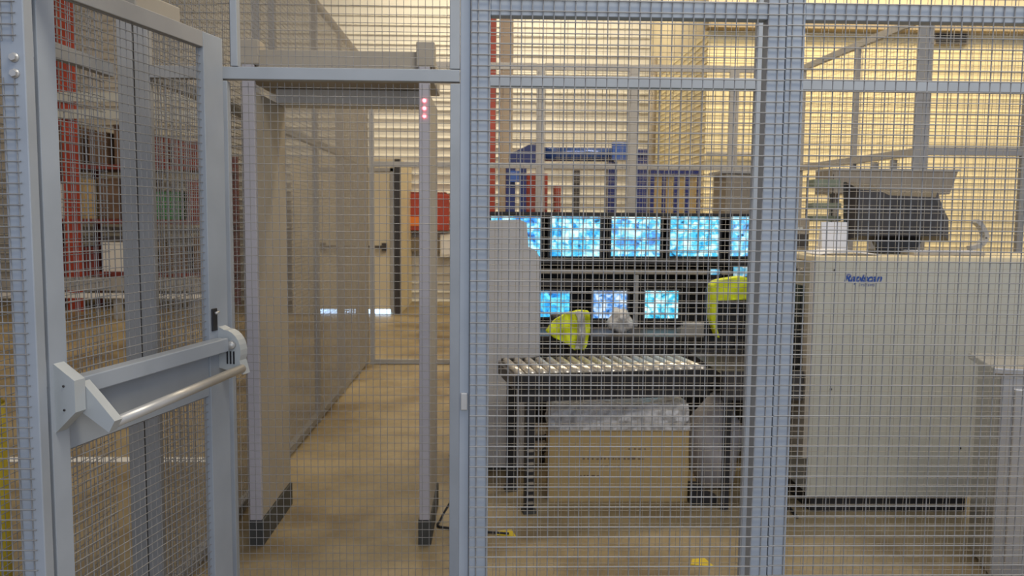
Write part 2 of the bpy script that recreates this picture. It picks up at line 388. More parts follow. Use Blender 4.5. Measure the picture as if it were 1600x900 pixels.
# far bracket, quarter-round cover with a knob
pol = [(0, 1.170)]
for i in range(9):
    a = math.radians(90-i*14); pol.append((-.02-.060*math.cos(a), 1.085+.075*math.sin(a)))
pol.append((-.088, 1.010)); pol.append((0, 1.03))
fb = MB().prism(pol, 'x', LD-.062, LD-.016).build('bracket', M['bracket'], g)
MB().tube((LD-.063, -.050, 1.11), (LD-.078, -.050, 1.11), .014, 14).build('knob', M['bright_metal'], fb)
mb = MB()
for k in range(3): mb.box(LD-.0645, LD-.062, -.034-.012*k, -.029-.012*k, 1.045, 1.088)
mb.build('slot', M['black'], fb)
mb = MB().box(LD-.105, LD-.075, -.006, 0, 1.16, 1.235, bev=.002); lk = mb.build('lock_case', M['black'], g)
MB().path([(LD-.09, -.006, 1.22), (LD-.09, -.02, 1.225), (LD-.115, -.024, 1.222)], .004).build('handle', M['bright_metal'], lk)
# hinges and closer
for zc in (1.90, 1.1, .3):
    MB().tube((-.006, .018, zc-.085), (-.006, .018, zc+.085), .0085, 14).box(-.02, -.001, .008, .028, zc+.02, zc+.08).build('hinge', M['blue_grey'], g)
dc = box('door_closer', M['tan'], g, .42, .64, -.002+T+.002, T+.05, 2.137, 2.19, bev=.004)
MB().box(.50, .53, T+.004, T+.03, 2.19, 2.24).build('closer_arm', M['tan'], dc)

# ------------------------------------------------------------------ metal detector
DY0, DY1 = 3.82, 4.38
d = thing('metal_detector', 'tan and lavender walk-through metal detector arch with three red lights', 'metal detector', (-.70, DY0, 0))
def XD(px): return XP(px, 338, DY0)+.70
a0, a1, b0, b1 = XD(383), XD(402), XD(655), XD(672)
D = DY1-DY0
for k, (u, v) in enumerate(((a0, a1), (b0, b1))):
    p = box('side_panel', M['tan'], d, u+.002, v-.002, .012, D, .125, 2.10, bev=.003)
    box('edge_strip', M['lavender'], p, u, v, -.014, .011, .125, 2.215, bev=.004)
    box('foot', M['foot'], d, u-.006, v+.006, -.006, D+.006, 0, .122, bev=.004)
    box('end_cap', M['tan'], d, u-.012, v+.020, -.012, .10, 2.218, 2.325, bev=.004)
    if k:
        for py in (158, 170, 182):
            MB().tube(((u+v)/2, -.014, ZP(665, py, DY0)), ((u+v)/2, -.019, ZP(665, py, DY0)), .0085, 12).build('warning_light', M['led_red'], p)
box('header_unit', M['tan'], d, a0-.01, b1+.01, .101, D, 2.165, 2.285, bev=.004)
box('header_face', M['tan'], d, a1+.001, b0-.001, .012, .10, 2.165, 2.285, bev=.003)
box('cross_bar', M['white'], d, a1+.001, b0-.001, D-.20, D-.002, 2.095, 2.163, bev=.003)
# cable by the right foot
pts = []
p0 = Vector((XD(684)-.70, DY1-.1, .30))
for i in range(16):
    s = i/15
    pts.append((p0.x+.035+.05*math.sin(s*5.5), p0.y-.25*s, max(.008, .30*(1-s*1.3))))
pts += [(p0.x+.16, p0.y-.30, .008), (p0.x+.34, p0.y-.34, .008)]
tag(MB().path(pts, .006, 6).build('power_cable', M['black']), 'black cable curling on the floor by the right foot of the detector arch', 'cable')

# ------------------------------------------------------------------ baggage scanner
SY = 4.24; s0 = XP(1278, 338, SY)
s = thing('baggage_scanner', 'large pale baggage x-ray scanner cabinet with blue lettering on its side', 'x-ray scanner', (s0, SY, 0))
SD = .80; SZ = 1.36; SW = XP(1533, 560, SY)-s0; zc = ZP(1540, 568, SY)
front = MB().prism([(0, .09), (SW, .09), (SW, zc), (1.45, zc), (1.45, SZ-.03), (0, SZ-.03)], 'y', 0, .02)
fp = front.build('side_cover', M['scanner'], s)
MB().box(.0, 1.45, .021, SD, zc, SZ-.031).box(.022, SW-.005, .021, SD, .09, zc-.001).build('body', M['scanner'], s)
box('top_cover', M['scanner_top'], s, -.004, 1.455, -.004, SD+.004, SZ-.029, SZ, bev=.005)
box('plinth', M['black'], s, .03, SW-.03, .02, SD-.02, 0, .088)
# entry end, facing the conveyor
ef = MB(); ZT0, ZT1 = .60, 1.20
ef.box(-.03, -.001, .0, .055, .30, SZ-.032); ef.box(-.03, -.001, SD-.055, SD, .30, SZ-.032); ef.box(-.03, -.001, .056, SD-.056, ZT1, SZ-.032); ef.box(-.03, -.001, .056, SD-.056, .30, ZT0)
e = ef.build('end_frame', M['tan'], s)
mb = MB()
for k in range(11):
    yy = .062+k*.062
    mb.box(-.026-(k % 2)*.003, -.022-(k % 2)*.003, yy, yy+.058, ZT0+.15, ZT1)
mb.build('lead_curtain', M['black'], e)
box('tunnel_back', M['black'], e, -.008, -.002, .056, SD-.056, ZT0, ZT1)
def btn(nm, m, yy, zz, r): MB().tube((-.030, yy, zz), (-.044, yy, zz), r, 14).build(nm, m, e)
btn('green_light', M['led_green'], .52, 1.28, .018); btn('stop_button', M['red'], .38, 1.275, .020)
btn('yellow_button', M['yellow'], .25, 1.28, .016); btn('key_switch', M['dark'], .19, 1.28, .014); btn('grey_button', M['ledge'], .09, 1.28, .013)
# feed bed in front of the tunnel
bd = MB(); bd.box(-.46, -.034, .06, SD-.06, .66, .735); bd.box(-.46, -.034, .02, .058, .60, .755); bd.box(-.46, -.034, SD-.058, SD-.02, .60, .755)
b = bd.build('feed_bed', M['dark'], s)
for xx in (-.44,):
    for yy in (.03, SD-.07): box('leg', M['black'], s, xx, xx+.035, yy, yy+.035, 0, .60)
# screws
mb = MB()
for px, py in ((1304, 422), (1298, 608), (1500, 700)):
    p = P(px, py, SY); mb.tube((p.x-s0, 0, p.z), (p.x-s0, -.004, p.z), .006, 8)
mb.build('screw', M['dark'], fp)
def text(body, size, loc, m, parent, shear=0.0, name='lettering', bold=.0, space=1.0):
    cu = bpy.data.curves.new(name, 'FONT'); cu.body = body; cu.size = size; cu.shear = shear; cu.extrude = .0006; cu.offset = bold; cu.space_character = space
    tmp = bpy.data.objects.new('tmp', cu); C.objects.link(tmp)
    dg = bpy.context.evaluated_depsgraph_get(); dg.update()
    me = bpy.data.meshes.new_from_object(tmp.evaluated_get(dg)); bpy.data.objects.remove(tmp)
    me.materials.clear(); me.materials.append(m); me.name = name
    o = bpy.data.objects.new(name, me); C.objects.link(o); o.parent = parent
    o.location = loc; o.rotation_euler = (math.pi/2, 0, 0); return o
p = P(1318, 440, SY)
text('Rapiscan', .056, (p.x-s0, -.0015, p.z), M['logo_blue'], fp, .35, bold=.0022, space=1.0)
p = P(1341, 447, SY)
text('SYSTEMS', .017, (p.x-s0, -.0015, p.z), M['logo_blue'], fp, .2, space=1.35)

# ------------------------------------------------------------------ things on the scanner
ST = SZ+.001
mo = thing('monitor', 'black monitor seen from behind standing on top of the scanner', 'monitor', (XP(1402, 340, 4.66), 4.66, ST))
def lx(px, py): p = P(px, py, 4.66); return (p.x-mo.location.x, p.z-ST)
pol = [lx(1325, 376), lx(1325, 284), lx(1362, 287), lx(1380, 296), lx(1462, 300), lx(1470, 325), lx(1478, 342), lx(1478, 376)]
MB().prism(pol, 'y', 0, .05).build('casing', M['black'], mo)
c = [(q[0]*.82, (q[1]-.2)*.78+.2) for q in pol]
n = len(pol); vs = [(q[0], 0-.001, q[1]) for q in pol]+[(q[0], -.07, q[1]) for q in c]
MB().add(vs, [(i, (i+1) % n, n+(i+1) % n, n+i) for i in range(n)]+[tuple(range(n)), tuple(range(n, 2*n))]).build('rear_cover', M['dark'], mo)
mb = MB()
for k in range(7): mb.box(-.14+k*.04, -.125+k*.04, -.073, -.0705, .22, .27)
mb.build('vent', M['black'], mo)
MB().prism([(-.10, .018), (.10, .018), (.13, .075), (-.13, .075)], 'y', -.03, .03).build('stand', M['black'], mo)
MB().box(-.13, .13, -.10, .10, 0, .017, bev=.006).build('base', M['black'], mo)
mo.rotation_euler = (0, 0, math.radians(-6))
# papers
def on_top(px, Y): return XP(px, 390, Y)
pm = MB(); x0, x1 = on_top(1272, 4.40), on_top(1368, 4.40)
nx = 14; vs = []; fs = []
for j in range(2):
    for i in range(nx+1):
        u = i/nx; vs.append((x0+(x1-x0)*u, 4.33+.22*j, ST+.004+.022*math.sin(u*math.pi)*(1-.5*u)+.006*j))
k = len(vs); vs += [(v[0], v[1], max(ST, v[2]-.004)) for v in vs]
for i in range(nx):
    fs += [(i, i+1, nx+2+i, nx+1+i), (k+i, k+nx+1+i, k+nx+2+i, k+i+1), (i, k+i, k+i+1, i+1), (nx+1+i, nx+2+i, k+nx+2+i, k+nx+1+i)]
fs += [(0, nx+1, k+nx+1, k), (nx, k+nx, k+2*nx+1, 2*nx+1)]
tag(pm.add(vs, fs).build('paper_sheaf', M['paper']), 'loose sheaf of white paper lying on top of the scanner left of the monitor', 'paper')
x0, x1 = XP(1281, 370, 4.68), XP(1321, 370, 4.68)
tag(MB().prism([(4.64, ST), (4.72, ST), (4.675, ZP(1300, 347, 4.68)), (4.665, ZP(1300, 347, 4.68))], 'x', x0, x1).build('document_folder', M['paper']), 'white folded card standing behind the paper on top of the scanner', 'folder')
kb = thing('keyboard', 'pale keyboard lying on the scanner right of the monitor', 'keyboard', (on_top(1425, 4.42), 4.40, ST))
w_ = on_top(1537, 4.42)-on_top(1425, 4.42)
box('case', M['tan'], kb, 0, w_, 0, .15, 0, .016, bev=.004)
mb = MB()
for j in range(5):
    for i in range(15): mb.box(.012+i*(w_-.02)/15, .012+i*(w_-.02)/15+(w_-.02)/15-.005, .012+j*.026, .033+j*.026, .0165, .024)
mb.build('keys', M['paper'], kb)
hk = []
for px, py in ((1515, 388), (1532, 383), (1540, 372), (1537, 360), (1531, 351), (1524, 345)):
    q = P(px, py, 4.62); hk.append((q.x, q.z))
sm = MB()
for (ax, az), (bx_, bz) in zip(hk[:-1], hk[1:]):
    dx, dz = bx_-ax, bz-az; l = math.hypot(dx, dz); nx_, nz_ = -dz/l*.012, dx/l*.012
    sm.prism([(ax-nx_, max(az-nz_, ST)), (bx_-nx_, bz-nz_), (bx_+nx_, bz+nz_), (ax+nx_, az+nz_)], 'y', 4.60, 4.65)
tag(sm.box(hk[0][0]-.06, hk[0][0]+.05, 4.57, 4.68, ST, ST+.010).build('curved_stand', M['warm_grey']), 'curved grey stand rising beside the keyboard on the scanner', 'stand')
cb = thing('radio_base', 'small dark box on the left end of the scanner top', 'box', (XP(1238, 360, 4.86), 4.86, ST))
w_ = XP(1265, 360, 4.86)-XP(1238, 360, 4.86)
box('case', M['ledge'], cb, 0, w_, 0, .12, 0, .195, bev=.006)
box('front_panel', M['dark'], cb, .008, w_-.008, -.004, -.0005, .02, .10); box('dial', M['bracket'], cb, .03, .06, -.006, -.0005, .125, .14)
lt = thing('letter_tray', 'three-tier grey green letter tray behind the papers on the scanner', 'tray', (XP(1262, 330, 4.98), 4.90, ST))
w_ = XP(1306, 330, 4.98)-XP(1262, 330, 4.98)
for z_, h_, w2 in ((ZP(1280, 345, 4.9)-ST, .03, w_), (ZP(1280, 325, 4.9)-ST, .03, w_), (ZP(1280, 292, 4.9)-ST, .045, w_*.95)):
    box('tray', M['sage'], lt, 0, w2, 0, .12, z_, z_+h_, bev=.003)
MB().tube((.006, .123, 0), (.006, .123, .46), .004).tube((w_-.006, .123, 0), (w_-.006, .123, .46), .004).build('frame', M['dark'], lt)
# steel ledge behind the scanner
lg = thing('steel_ledge', 'grey brown steel ledge with slanted end behind the black monitor', 'shelf', (0, 5.55, 0))
e0, e1, e2 = XP(1300, 270, 5.55), XP(1497, 270, 5.55), XP(1484, 300, 5.55)
zt, zb = ZP(1400, 267, 5.55), ZP(1400, 303, 5.55)
MB().prism([(e0, zt), (e1, zt), (e2, zb), (e0, zb)], 'y', 0, .28).build('deck', M['ledge'], lg)
box('lip', M['warm_grey'], lg, e0, e1+.01, -.012, .29, zt+.001, zt+.014)
for xx in (e0+.05, e1-.20): box('leg', M['ledge'], lg, xx, xx+.05, .10, .15, 0, zb-.001)

# stainless cabinet at right edge
ss = thing('steel_cabinet', 'stainless steel cabinet with flat overhanging top at the right edge', 'cabinet', (XP(1562, 700, 3.4), 3.42, 0), math.radians(-17))
ztp = ZP(1550, 575, 3.4)
box('body', M['steel'], ss, 0, .50, 0, .36, .02, ztp-.032, bev=.006)
box('top', M['steel'], ss, -.035, .53, -.02, .40, ztp-.030, ztp, bev=.006)
box('door', M['steel'], ss, .05, .45, -.012, -.001, .08, ztp-.09, bev=.004)
box('base', M['dark'], ss, .02, .48, .02, .34, 0, .019)

# ------------------------------------------------------------------ roller conveyor
rc = thing('roller_conveyor', 'roller conveyor on black legs leading to the scanner', 'conveyor', (XP(806, 588, 4.22), 4.22, 0), math.radians(9.5))
RL = 1.07; RW = .42; RZ = .755
box('side_rail', M['black'], rc, 0, RL+.02, -.022, 0, RZ-.085, RZ-.01, bev=.003)
box('side_rail', M['black'], rc, 0, RL+.02, RW, RW+.022, RZ-.085, RZ-.004, bev=.003)
for k in range(17):
    xx = .028+k*.0625
    MB().tube((xx, .002, RZ-.022), (xx, RW-.002, RZ-.022), .0235, 14).build('roller', M['roller'], rc)
box('end_bar', M['dark'], rc, -.02, -.001, -.022, RW+.022, RZ-.085, RZ-.02)
box('under_frame', M['black'], rc, .02, RL, .0, .03, RZ-.16, RZ-.09)
for xx, yy in ((.055, .0), (.03, RW-.05), (RL-.09, RW-.05)):
    l = box('leg', M['black'], rc, xx, xx+.05, yy, yy+.045, .02, RZ-.162 if yy < .1 else RZ-.09, bev=.002)
    box('foot', M['foot'], l, xx-.01, xx+.06, yy-.008, yy+.053, 0, .019)
mb = MB()
for k in range(9): mb.box(.062, .098, -.003, -.0005, .05+k*.035, .066+k*.035)
mb.build('punched_slot', M['ledge'], rc)

# cardboard box with liner
BYF = 4.42
bx0, bx1 = XP(858, 740, BYF), XP(1075, 740, BYF)
cbx = thing('cardboard_box', 'big open cardboard box lined with clear plastic under the roller conveyor', 'box', ((bx0+bx1)/2, BYF, 0))
hw = (bx1-bx0)/2; bh = ZP(960, 664, BYF); bdp = .26
mb = MB(); t_ = .006
mb.box(-hw, hw, 0, t_, 0, bh); mb.box(-hw, hw, bdp-t_, bdp, 0, bh); mb.box(-hw, -hw+t_, t_, bdp-t_, 0, bh); mb.box(hw-t_, hw, t_, bdp-t_, 0, bh); mb.box(-hw+t_, hw-t_, t_, bdp-t_, 0, .006)
cb_ = mb.build('carton', M['card'], cbx)
random.seed(11)
mb = MB()
for (x, z, ww) in ((-.20, .235, .34), (-.10, .19, .26), (.05, .29, .10), (-.21, .14, .10)):
    # faint print on the carton
    xx = x
    while xx < x+ww:
        l = random.uniform(.008, .02); mb.box(xx, xx+l, -.0012, -.0004, z, z+random.uniform(.006, .012)); xx += l+random.uniform(.006, .014)
mb.build('faint_print', M['ink'], cb_)
vs = []; fs = []; nn = 90; lev = 6
per = []
for i in range(nn):
    s_ = i/nn*4; k = int(s_); u = s_-k; a, b_ = hw+.006, bdp/2+.006
    cx, cy = [(-a+2*a*u, -b_), (a, -b_+2*b_*u), (a-2*a*u, b_), (-a, b_-2*b_*u)][k]; per.append((cx, cy+bdp/2))
zl = ZP(960, 632, BYF)
for j in range(lev):
    v = j/(lev-1)
    for i, (cx, cy) in enumerate(per):
        rr = random.uniform(-.004, .010) if 0 < j else 0
        z_ = bh-.03+v*(zl-bh+.03)+(random.uniform(-.012, .012) if j == lev-1 else 0)
        ox = 1 if abs(cx) > abs(cy-bdp/2)*2 else .0
        vs.append((cx+(rr if cx > 0 else -rr)*ox-.05*v*cx, cy-(rr if cy < bdp/2 else -rr), z_))
for j in range(lev-1):
    for i in range(nn): fs.append((j*nn+i, j*nn+(i+1) % nn, (j+1)*nn+(i+1) % nn, (j+1)*nn+i))
fs.append(tuple((lev-1)*nn+i for i in range(nn)))
MB().add(vs, fs).build('plastic_liner', M['bag'], cbx)
# sack and shoe box to the right
def blob(name, m, c_, r_, label, cat, seed, n=3, amp=.12, flat=.0):
    bm = bmesh.new(); bmesh.ops.create_icosphere(bm, subdivisions=n, radius=1); rnd = random.Random(seed)
    ph = [rnd.uniform(0, 6) for _ in range(6)]
    for v in bm.verts:
        q = v.co.copy(); k = 1+amp*(math.sin(q.x*4+ph[0])*math.sin(q.z*5+ph[1])+.6*math.sin(q.y*7+q.z*6+ph[2]))
        v.co = Vector((q.x*r_[0]*k, q.y*r_[1]*k, max(-r_[2]+flat, q.z*r_[2]*k)+r_[2]-flat))
    mb = MB().bm(bm); mb.sm = [True]*len(mb.f)
    o = mb.build(name, m, loc=c_); return tag(o, label, cat)
xs = XP(1118, 740, 4.62)
blob('plastic_sack', M['sack'], (xs, 4.66, .001), (.155, .13, .28), 'bulging pale plastic sack right of the cardboard box', 'bag', 3, amp=.10, flat=.03)
t = thing('ankle_boot', 'black boot on the floor right of the cardboard box', 'boot', (XP(1096, 800, 4.40), 4.40, 0))
MB().prism([(-.07, .012), (.075, .012), (.078, .04), (.03, .058), (-.005, .075), (-.01, .105), (-.07, .11)], 'y', -.04, .04).build('upper', M['black'], t)
box('sole', M['foot'], t, -.072, .08, -.042, .042, 0, .0115)
t = thing('foot_pedal', 'small black foot pedal beside the base of the scanner', 'pedal', (1.53, 4.33, 0))
MB().prism([(-.06, 0), (.07, 0), (.06, .03), (-.05, .065)], 'y', -.05, .05).build('body', M['black'], t); box('tread', M['yellow'], t, -.075, -.062, -.04, .04, 0, .05)
cab = [(1.50, 4.60, .52), (1.56, 4.58, .40), (1.50, 4.56, .28), (1.58, 4.5, .12), (1.62, 4.42, .01), (1.60, 4.15, .01)]
tag(MB().path([(a, b, c) for a, b, c in cab], .008, 6).build('power_cable', M['black']), 'black cable hanging under the feed end of the scanner', 'cable')
# yellow floor mark
for px, py, Y in ((1095, 880, 0, ), (790, 834, 0)):
    q = R3 @ Vector(((px-800)/FPX, (450-py)/FPX, -1)); k = -1.55/q.z; q = EYE+q*k
    mb = MB(); mb.prism([(q.x-.05, q.y-.02), (q.x+.05, q.y-.04), (q.x+.03, q.y+.05), (q.x-.03, q.y+.04)], 'z', .001, .003)
    o = mb.build('trim_4' if px > 1000 else 'trim_5', M['yellow'], kind='structure')

# ------------------------------------------------------------------ grey moulded cabinet left of the conveyor
gy = 4.95
pts = [(705, 742), (823, 742), (825, 560), (843, 556), (843, 402), (838, 392), (826, 386), (823, 348), (812, 343), (705, 346)]
pl = [P(a, b, gy) for a, b in pts]
gx = pl[0].x
gc = thing('moulded_cabinet', 'pale grey moulded cabinet with stepped edge left of the screens', 'cabinet', (gx, gy, 0))
MB().prism([(q.x-gx, max(q.z, .03)) for q in pl], 'y', 0, .035).build('side_panel', M['panel_grey'], gc)
q = XP(812, 600, gy)-gx
box('body', M['tan'], gc, .02, q, .036, .34, .03, 1.50, bev=.006)
box('base', M['foot'], gc, .03, q-.01, .02, .32, 0, .029)

# ------------------------------------------------------------------ screen wall and console
CY = 6.30
def XC(px, Y=CY): return XP(px, 380, Y)
co = thing('control_console', 'black control room console holding rows of screens', 'console', (XC(765), CY, 0))
ox = co.location.x; cw = XC(1232)-ox
box('desk_top', M['dark'], co, 0, cw, -.62, .40, .70, .73, bev=.004)
box('desk_front', M['black'], co, .02, cw-.02, -.56, -.53, .10, .699)
for xx in (0, cw-.04): box('side_panel', M['black'], co, xx+.001, xx+.039, -.52, .38, 0, .699)
box('back_board', M['black'], co, 0, cw, .36, .38, .731, 1.575)
zsh = [ZP(1000, y, CY) for y in (408, 424, 441)]
box('shelf', M['dark'], co, 0, cw, -.02, .35, ZP(1000, 412, CY), ZP(1000, 406, CY))
box('shelf', M['ledge'], co, 0, cw, -.04, .35, ZP(1000, 428, CY), ZP(1000, 421, CY))
box('shelf', M['dark'], co, 0, cw, -.04, .35, ZP(1000, 446, CY), ZP(1000, 441, CY))
box('top_board', M['black'], co, 0, cw, -.03, .35, 1.562, 1.585)
xu = XC(993)-ox
box('upright', M['warm_grey'], co, xu-.012, xu+.012, -.10, -.075, .731, ZP(993, 430, CY-.1))
def monitor(px0, px1, py0, py1, Y, m, label, group, stand):
    pa, pb = P(px0, py1, Y), P(px1, py0, Y); cx = (pa.x+pb.x)/2; ww = (pb.x-pa.x)/2; hh = pb.z-pa.z
    zb_ = stand
    t = thing('monitor', label, 'monitor', (cx, Y, zb_), 0, group)
    z0_ = pa.z-zb_; z1_ = pb.z-zb_
    box('casing', M['black'], t, -ww-.022, ww+.022, .006, .06, max(z0_-.02, .0005), z1_+.012, bev=.004)
    mb = MB(); mb.box(-ww, ww, 0, .0055, z0_, z1_); mb.build('screen', m, t)
    mb = MB(); mb.prism([(-ww*.6, z0_+.04), (ww*.6, z0_+.04), (ww*.6, z1_-.04), (-ww*.6, z1_-.04)], 'y', .061, .10); mb.build('rear_cover', M['dark'], t)
    if z0_ > .03:
        box('stand', M['dark'], t, -.03, .03, .02, .05, .01, z0_-.021); box('base', M['dark'], t, -.09, .09, -.02, .10, 0, .0095)
    return t
zs = ZP(1000, 406, CY)+.001
pos = ['half hidden behind the grey cabinet', 'directly right of the grey cabinet', 'in the middle above the hanging pole', 'last whole one towards the double post', 'cut off by the double fence post']
for k, (a, b_) in enumerate(((767, 845), (860, 938), (955, 1032), (1047, 1125), (1142, 1219))):
    monitor(a, b_, 339, 400, CY, screen_mat('cctv_picture_%s' % 'abcde'[k], k*2.3+1, strength=1.25, sx=16+k*2, a=((.02, .20, .75), (.01, .28, .70), (.08, .25, .70), (.02, .36, .72), (.15, .35, .75))[k]),
            'upper row screen with cyan camera pictures, '+pos[k], 'upper row of camera screens', zs)
YL = 6.15
monitor(834, 890, 455, 495, YL, screen_mat('cctv_picture_f', 3.3, a=(.02, .18, .60), b2=(.05, .50, .95), c=(.2, .85, 1), strength=1.2, sx=9), 'small lower screen with plain blue picture beside the grey cabinet', 'lower row of camera screens', .7315)
monitor(927, 980, 455, 497, YL, screen_mat('cctv_picture_g', 6.1, a=(.05, .22, .70), b2=(.22, .50, .92), c=(.8, .9, 1), strength=1.1, sx=40), 'small lower screen in the middle, with a speckled pale blue picture', 'lower row of camera screens', .7315)
monitor(1007, 1060, 455, 497, YL, screen_mat('cctv_picture_h', 9.7, a=(.01, .30, .60), b2=(.10, .68, .90), c=(.85, 1, 1), strength=1.2, sx=22), 'small lower screen with turquoise picture, rightmost of its row', 'lower row of camera screens', .7315)
zq = ZP(1000, 441, CY)+.0015
monitor(1110, 1124, 421, 429, CY-.05, screen_mat('display_picture_a', 1.1, strength=1.0, a=(.1, .4, .9)), 'tiny blue display on the console shelf above the yellow vest', None, zq)
monitor(1146, 1175, 417, 432, CY-.05, screen_mat('display_picture_b', 5.1, strength=.7, a=(.3, .3, .6), c=(.9, .95, .9)), 'small pale display on the console shelf beside the double fence post', None, zq)
# desk items
blob('plastic_bag', M['bag'], (XP(968, 530, 5.85), 5.85, .731), (.085, .07, .10), 'crumpled clear white plastic bag on the console desk', 'bag', 8, amp=.2, flat=.02)
q = XP(1085, 510, 5.8)
pk = thing('telephone', 'low grey desk phone on the console right of the screens', 'phone', (q, 5.84, .731))
MB().prism([(-.07, 0), (.07, 0), (.07, .03), (-.07, .06)], 'x', -.10, .10).build('body', M['warm_grey'], pk); MB().tube((-.08, -.03, .065), (.08, -.03, .065), .018).build('handset', M['warm_grey'], pk)

# chairs with hi-vis clothing
def chair(px, Y, wd, zt, label, rz):
    t = thing('office_chair', label, 'chair', (XP(px, 500, Y), Y, 0), rz)
    box('seat', M['black'], t, -.23, .23, .02, .46, .44, .51, bev=.02)
    box('backrest', M['black'], t, -wd, wd, -.045, .015, .56, zt, bev=.018)
    box('back_bar', M['dark'], t, -.03, .03, -.075, -.046, .40, .80, bev=.004)
    MB().tube((0, .23, .12), (0, .23, .44), .025).build('column', M['dark'], t)
    for k in range(5):
        a = k*2*math.pi/5+.3; ex, ey = .27*math.cos(a), .23+.27*math.sin(a)
        l = MB().tube((0, .23, .11), (ex, ey, .07), .02, 8, True, .014).build('leg', M['dark'], t)
        MB().tube((ex-.012, ey, .028), (ex+.012, ey, .028), .027, 12).build('castor', M['black'], l)
    return t
c1 = chair(890, 5.15, .13, .95, 'black office chair under the crumpled hi-vis jacket', .2)
c2 = chair(1152, 5.15, .21, 1.12, 'black office chair with a yellow vest over its high back', 0)
# jacket (crumpled over the first chair back)
def cloth(rows, Y, thick, seed, amp=.012, nx=16, ny=44):
    """cloth hanging in folds: rows of (photo y, left x, right x), a wavy sheet with thickness"""
    rnd = random.Random(seed); ph = [rnd.uniform(0, 6) for _ in range(4)]; ya, yb = rows[0][0], rows[-1][0]; g_ = []
    for j in range(ny+1):
        y = ya+(yb-ya)*j/ny; k = max(i for i in range(len(rows)) if rows[i][0] <= y+1e-6); k = min(k, len(rows)-2)
        t_ = (y-rows[k][0])/(rows[k+1][0]-rows[k][0]); l_ = rows[k][1]*(1-t_)+rows[k+1][1]*t_; r_ = rows[k][2]*(1-t_)+rows[k+1][2]*t_
        g_.append([P(l_+(r_-l_)*i/nx, y, Y) for i in range(nx+1)])
    vs = []
    for side in (0, 1):
        for row in g_:
            for p in row: vs.append((p.x, Y+side*thick+amp*math.sin(p.x*70+p.z*25+ph[0])+amp*.7*math.sin(p.x*30-p.z*60+ph[1]), p.z))
    n_ = (nx+1)*(ny+1); fs = []
    for j in range(ny):
        for i in range(nx):
            a = j*(nx+1)+i; fs += [(a, a+1, a+nx+2, a+nx+1), (n_+a, n_+a+nx+1, n_+a+nx+2, n_+a+1)]
    for j in range(ny):
        for a in (j*(nx+1), j*(nx+1)+nx): fs.append((a, a+nx+1, n_+a+nx+1, n_+a))
    for i in range(nx):
        for a in (i, ny*(nx+1)+i): fs.append((a, a+1, n_+a+1, n_+a))
    return MB().add(vs, fs, True)
j = cloth([(486, 903, 919), (490, 884, 921), (498, 871, 922), (508, 860, 922), (518, 853, 922), (528, 866, 920), (538, 887, 918), (547, 897, 912)], 4.97, .05, 4)
jo = tag(j.build('hi_vis_jacket', M['hivis']), 'crumpled yellow hi-vis jacket with grey band over a chair back', 'jacket')
cloth([(487, 899, 911), (505, 904, 915), (525, 903, 915), (546, 899, 910)], 4.945, .01, 4, nx=8).build('reflective_band', M['reflective'], jo)
v_ = cloth([(433, 1156, 1164), (438, 1122, 1184), (446, 1112, 1185), (468, 1112, 1185), (469.5, 1112, 1122), (500, 1112, 1119), (515, 1117, 1121), (528, 1122, 1125)], 4.99, .10, 9, amp=.004)
vo = tag(v_.build('hi_vis_vest', M['hivis']), 'bright yellow hi-vis vest draped over the high chair back', 'vest')

# ------------------------------------------------------------------ beyond the far fence
# grey cupboard behind the screens
q0_, q1_ = XP(1131, 300, 7.1), XP(1215, 300, 7.1)
cu = thing('steel_cupboard', 'grey brown steel cupboard behind the right end of the screens', 'cupboard', (q0_, 7.1, 0))
zt = ZP(1150, 266, 7.1); W_ = q1_-q0_
box('body', M['ledge'], cu, .02, W_-.02, .02, .42, 0, zt-.03, bev=.005)
box('top', M['warm_grey'], cu, -.02, W_, 0, .44, zt-.028, zt, bev=.004)
for k in (0, 1): 
    dd = box('door', M['ledge'], cu, .03+k*(W_/2-.02), .03+(k+1)*(W_/2-.03), .006, .0195, .06, zt-.06, bev=.003)
    box('handle', M['dark'], dd, W_/2-.05+k*.05, W_/2-.035+k*.05, -.012, .005, 1.0, 1.15)
# blue gantry
BG = 10.2
def XB(px): return XP(px, 290, BG)
bg = thing('blue_machine', 'dark blue machine frame with a horizontal cylinder beyond the far fence', 'machine', (XB(795), BG, 0))
o_ = XB(795); zz1 = ZP(900, 241, BG)
MB().tube((XB(848)-o_, 0, zz1), (XB(958)-o_, 0, zz1), .085, 20).build('cylinder', M['mid_blue'], bg)
pol = [(0, zz1-.12), (.0, zz1-.02), (.10, zz1+.03), (.24, zz1+.10), (.41, zz1+.13), (.41, zz1-.12)]
MB().prism(pol, 'y', -.15, .15).build('hood', M['blue'], bg)
for px0, px1, z_ in ((790, 805, zz1-.13), (812, 822, zz1-.13), (948, 962, zz1-.09), (984, 1008, zz1-.02)):
    box('upright', M['blue'], bg, XB(px0)-o_, XB(px1)-o_, -.10, .12, 0, z_, bev=.006)
box('head_block', M['blue'], bg, XB(958)-o_+.005, XB(1008)-o_, -.12, .14, zz1-.12+.1, zz1+.06, bev=.01)
box('control_head', M['mid_blue'], bg, XB(952)-o_, XB(980)-o_, -.16, -.125, zz1-.08, zz1+.14, bev=.01)
box('cross_beam', M['ledge'], bg, XB(850)-o_, XB(946)-o_, -.03, .03, zz1-.19, zz1-.12)
box('screen', M['mid_blue'], bg, .01, XB(812)-o_-.01, -.16, -.105, ZP(800, 285, BG), ZP(800, 268, BG))
box('centre_post', M['dark'], bg, XB(895)-o_, XB(906)-o_, -.03, .03, 0, zz1-.195)
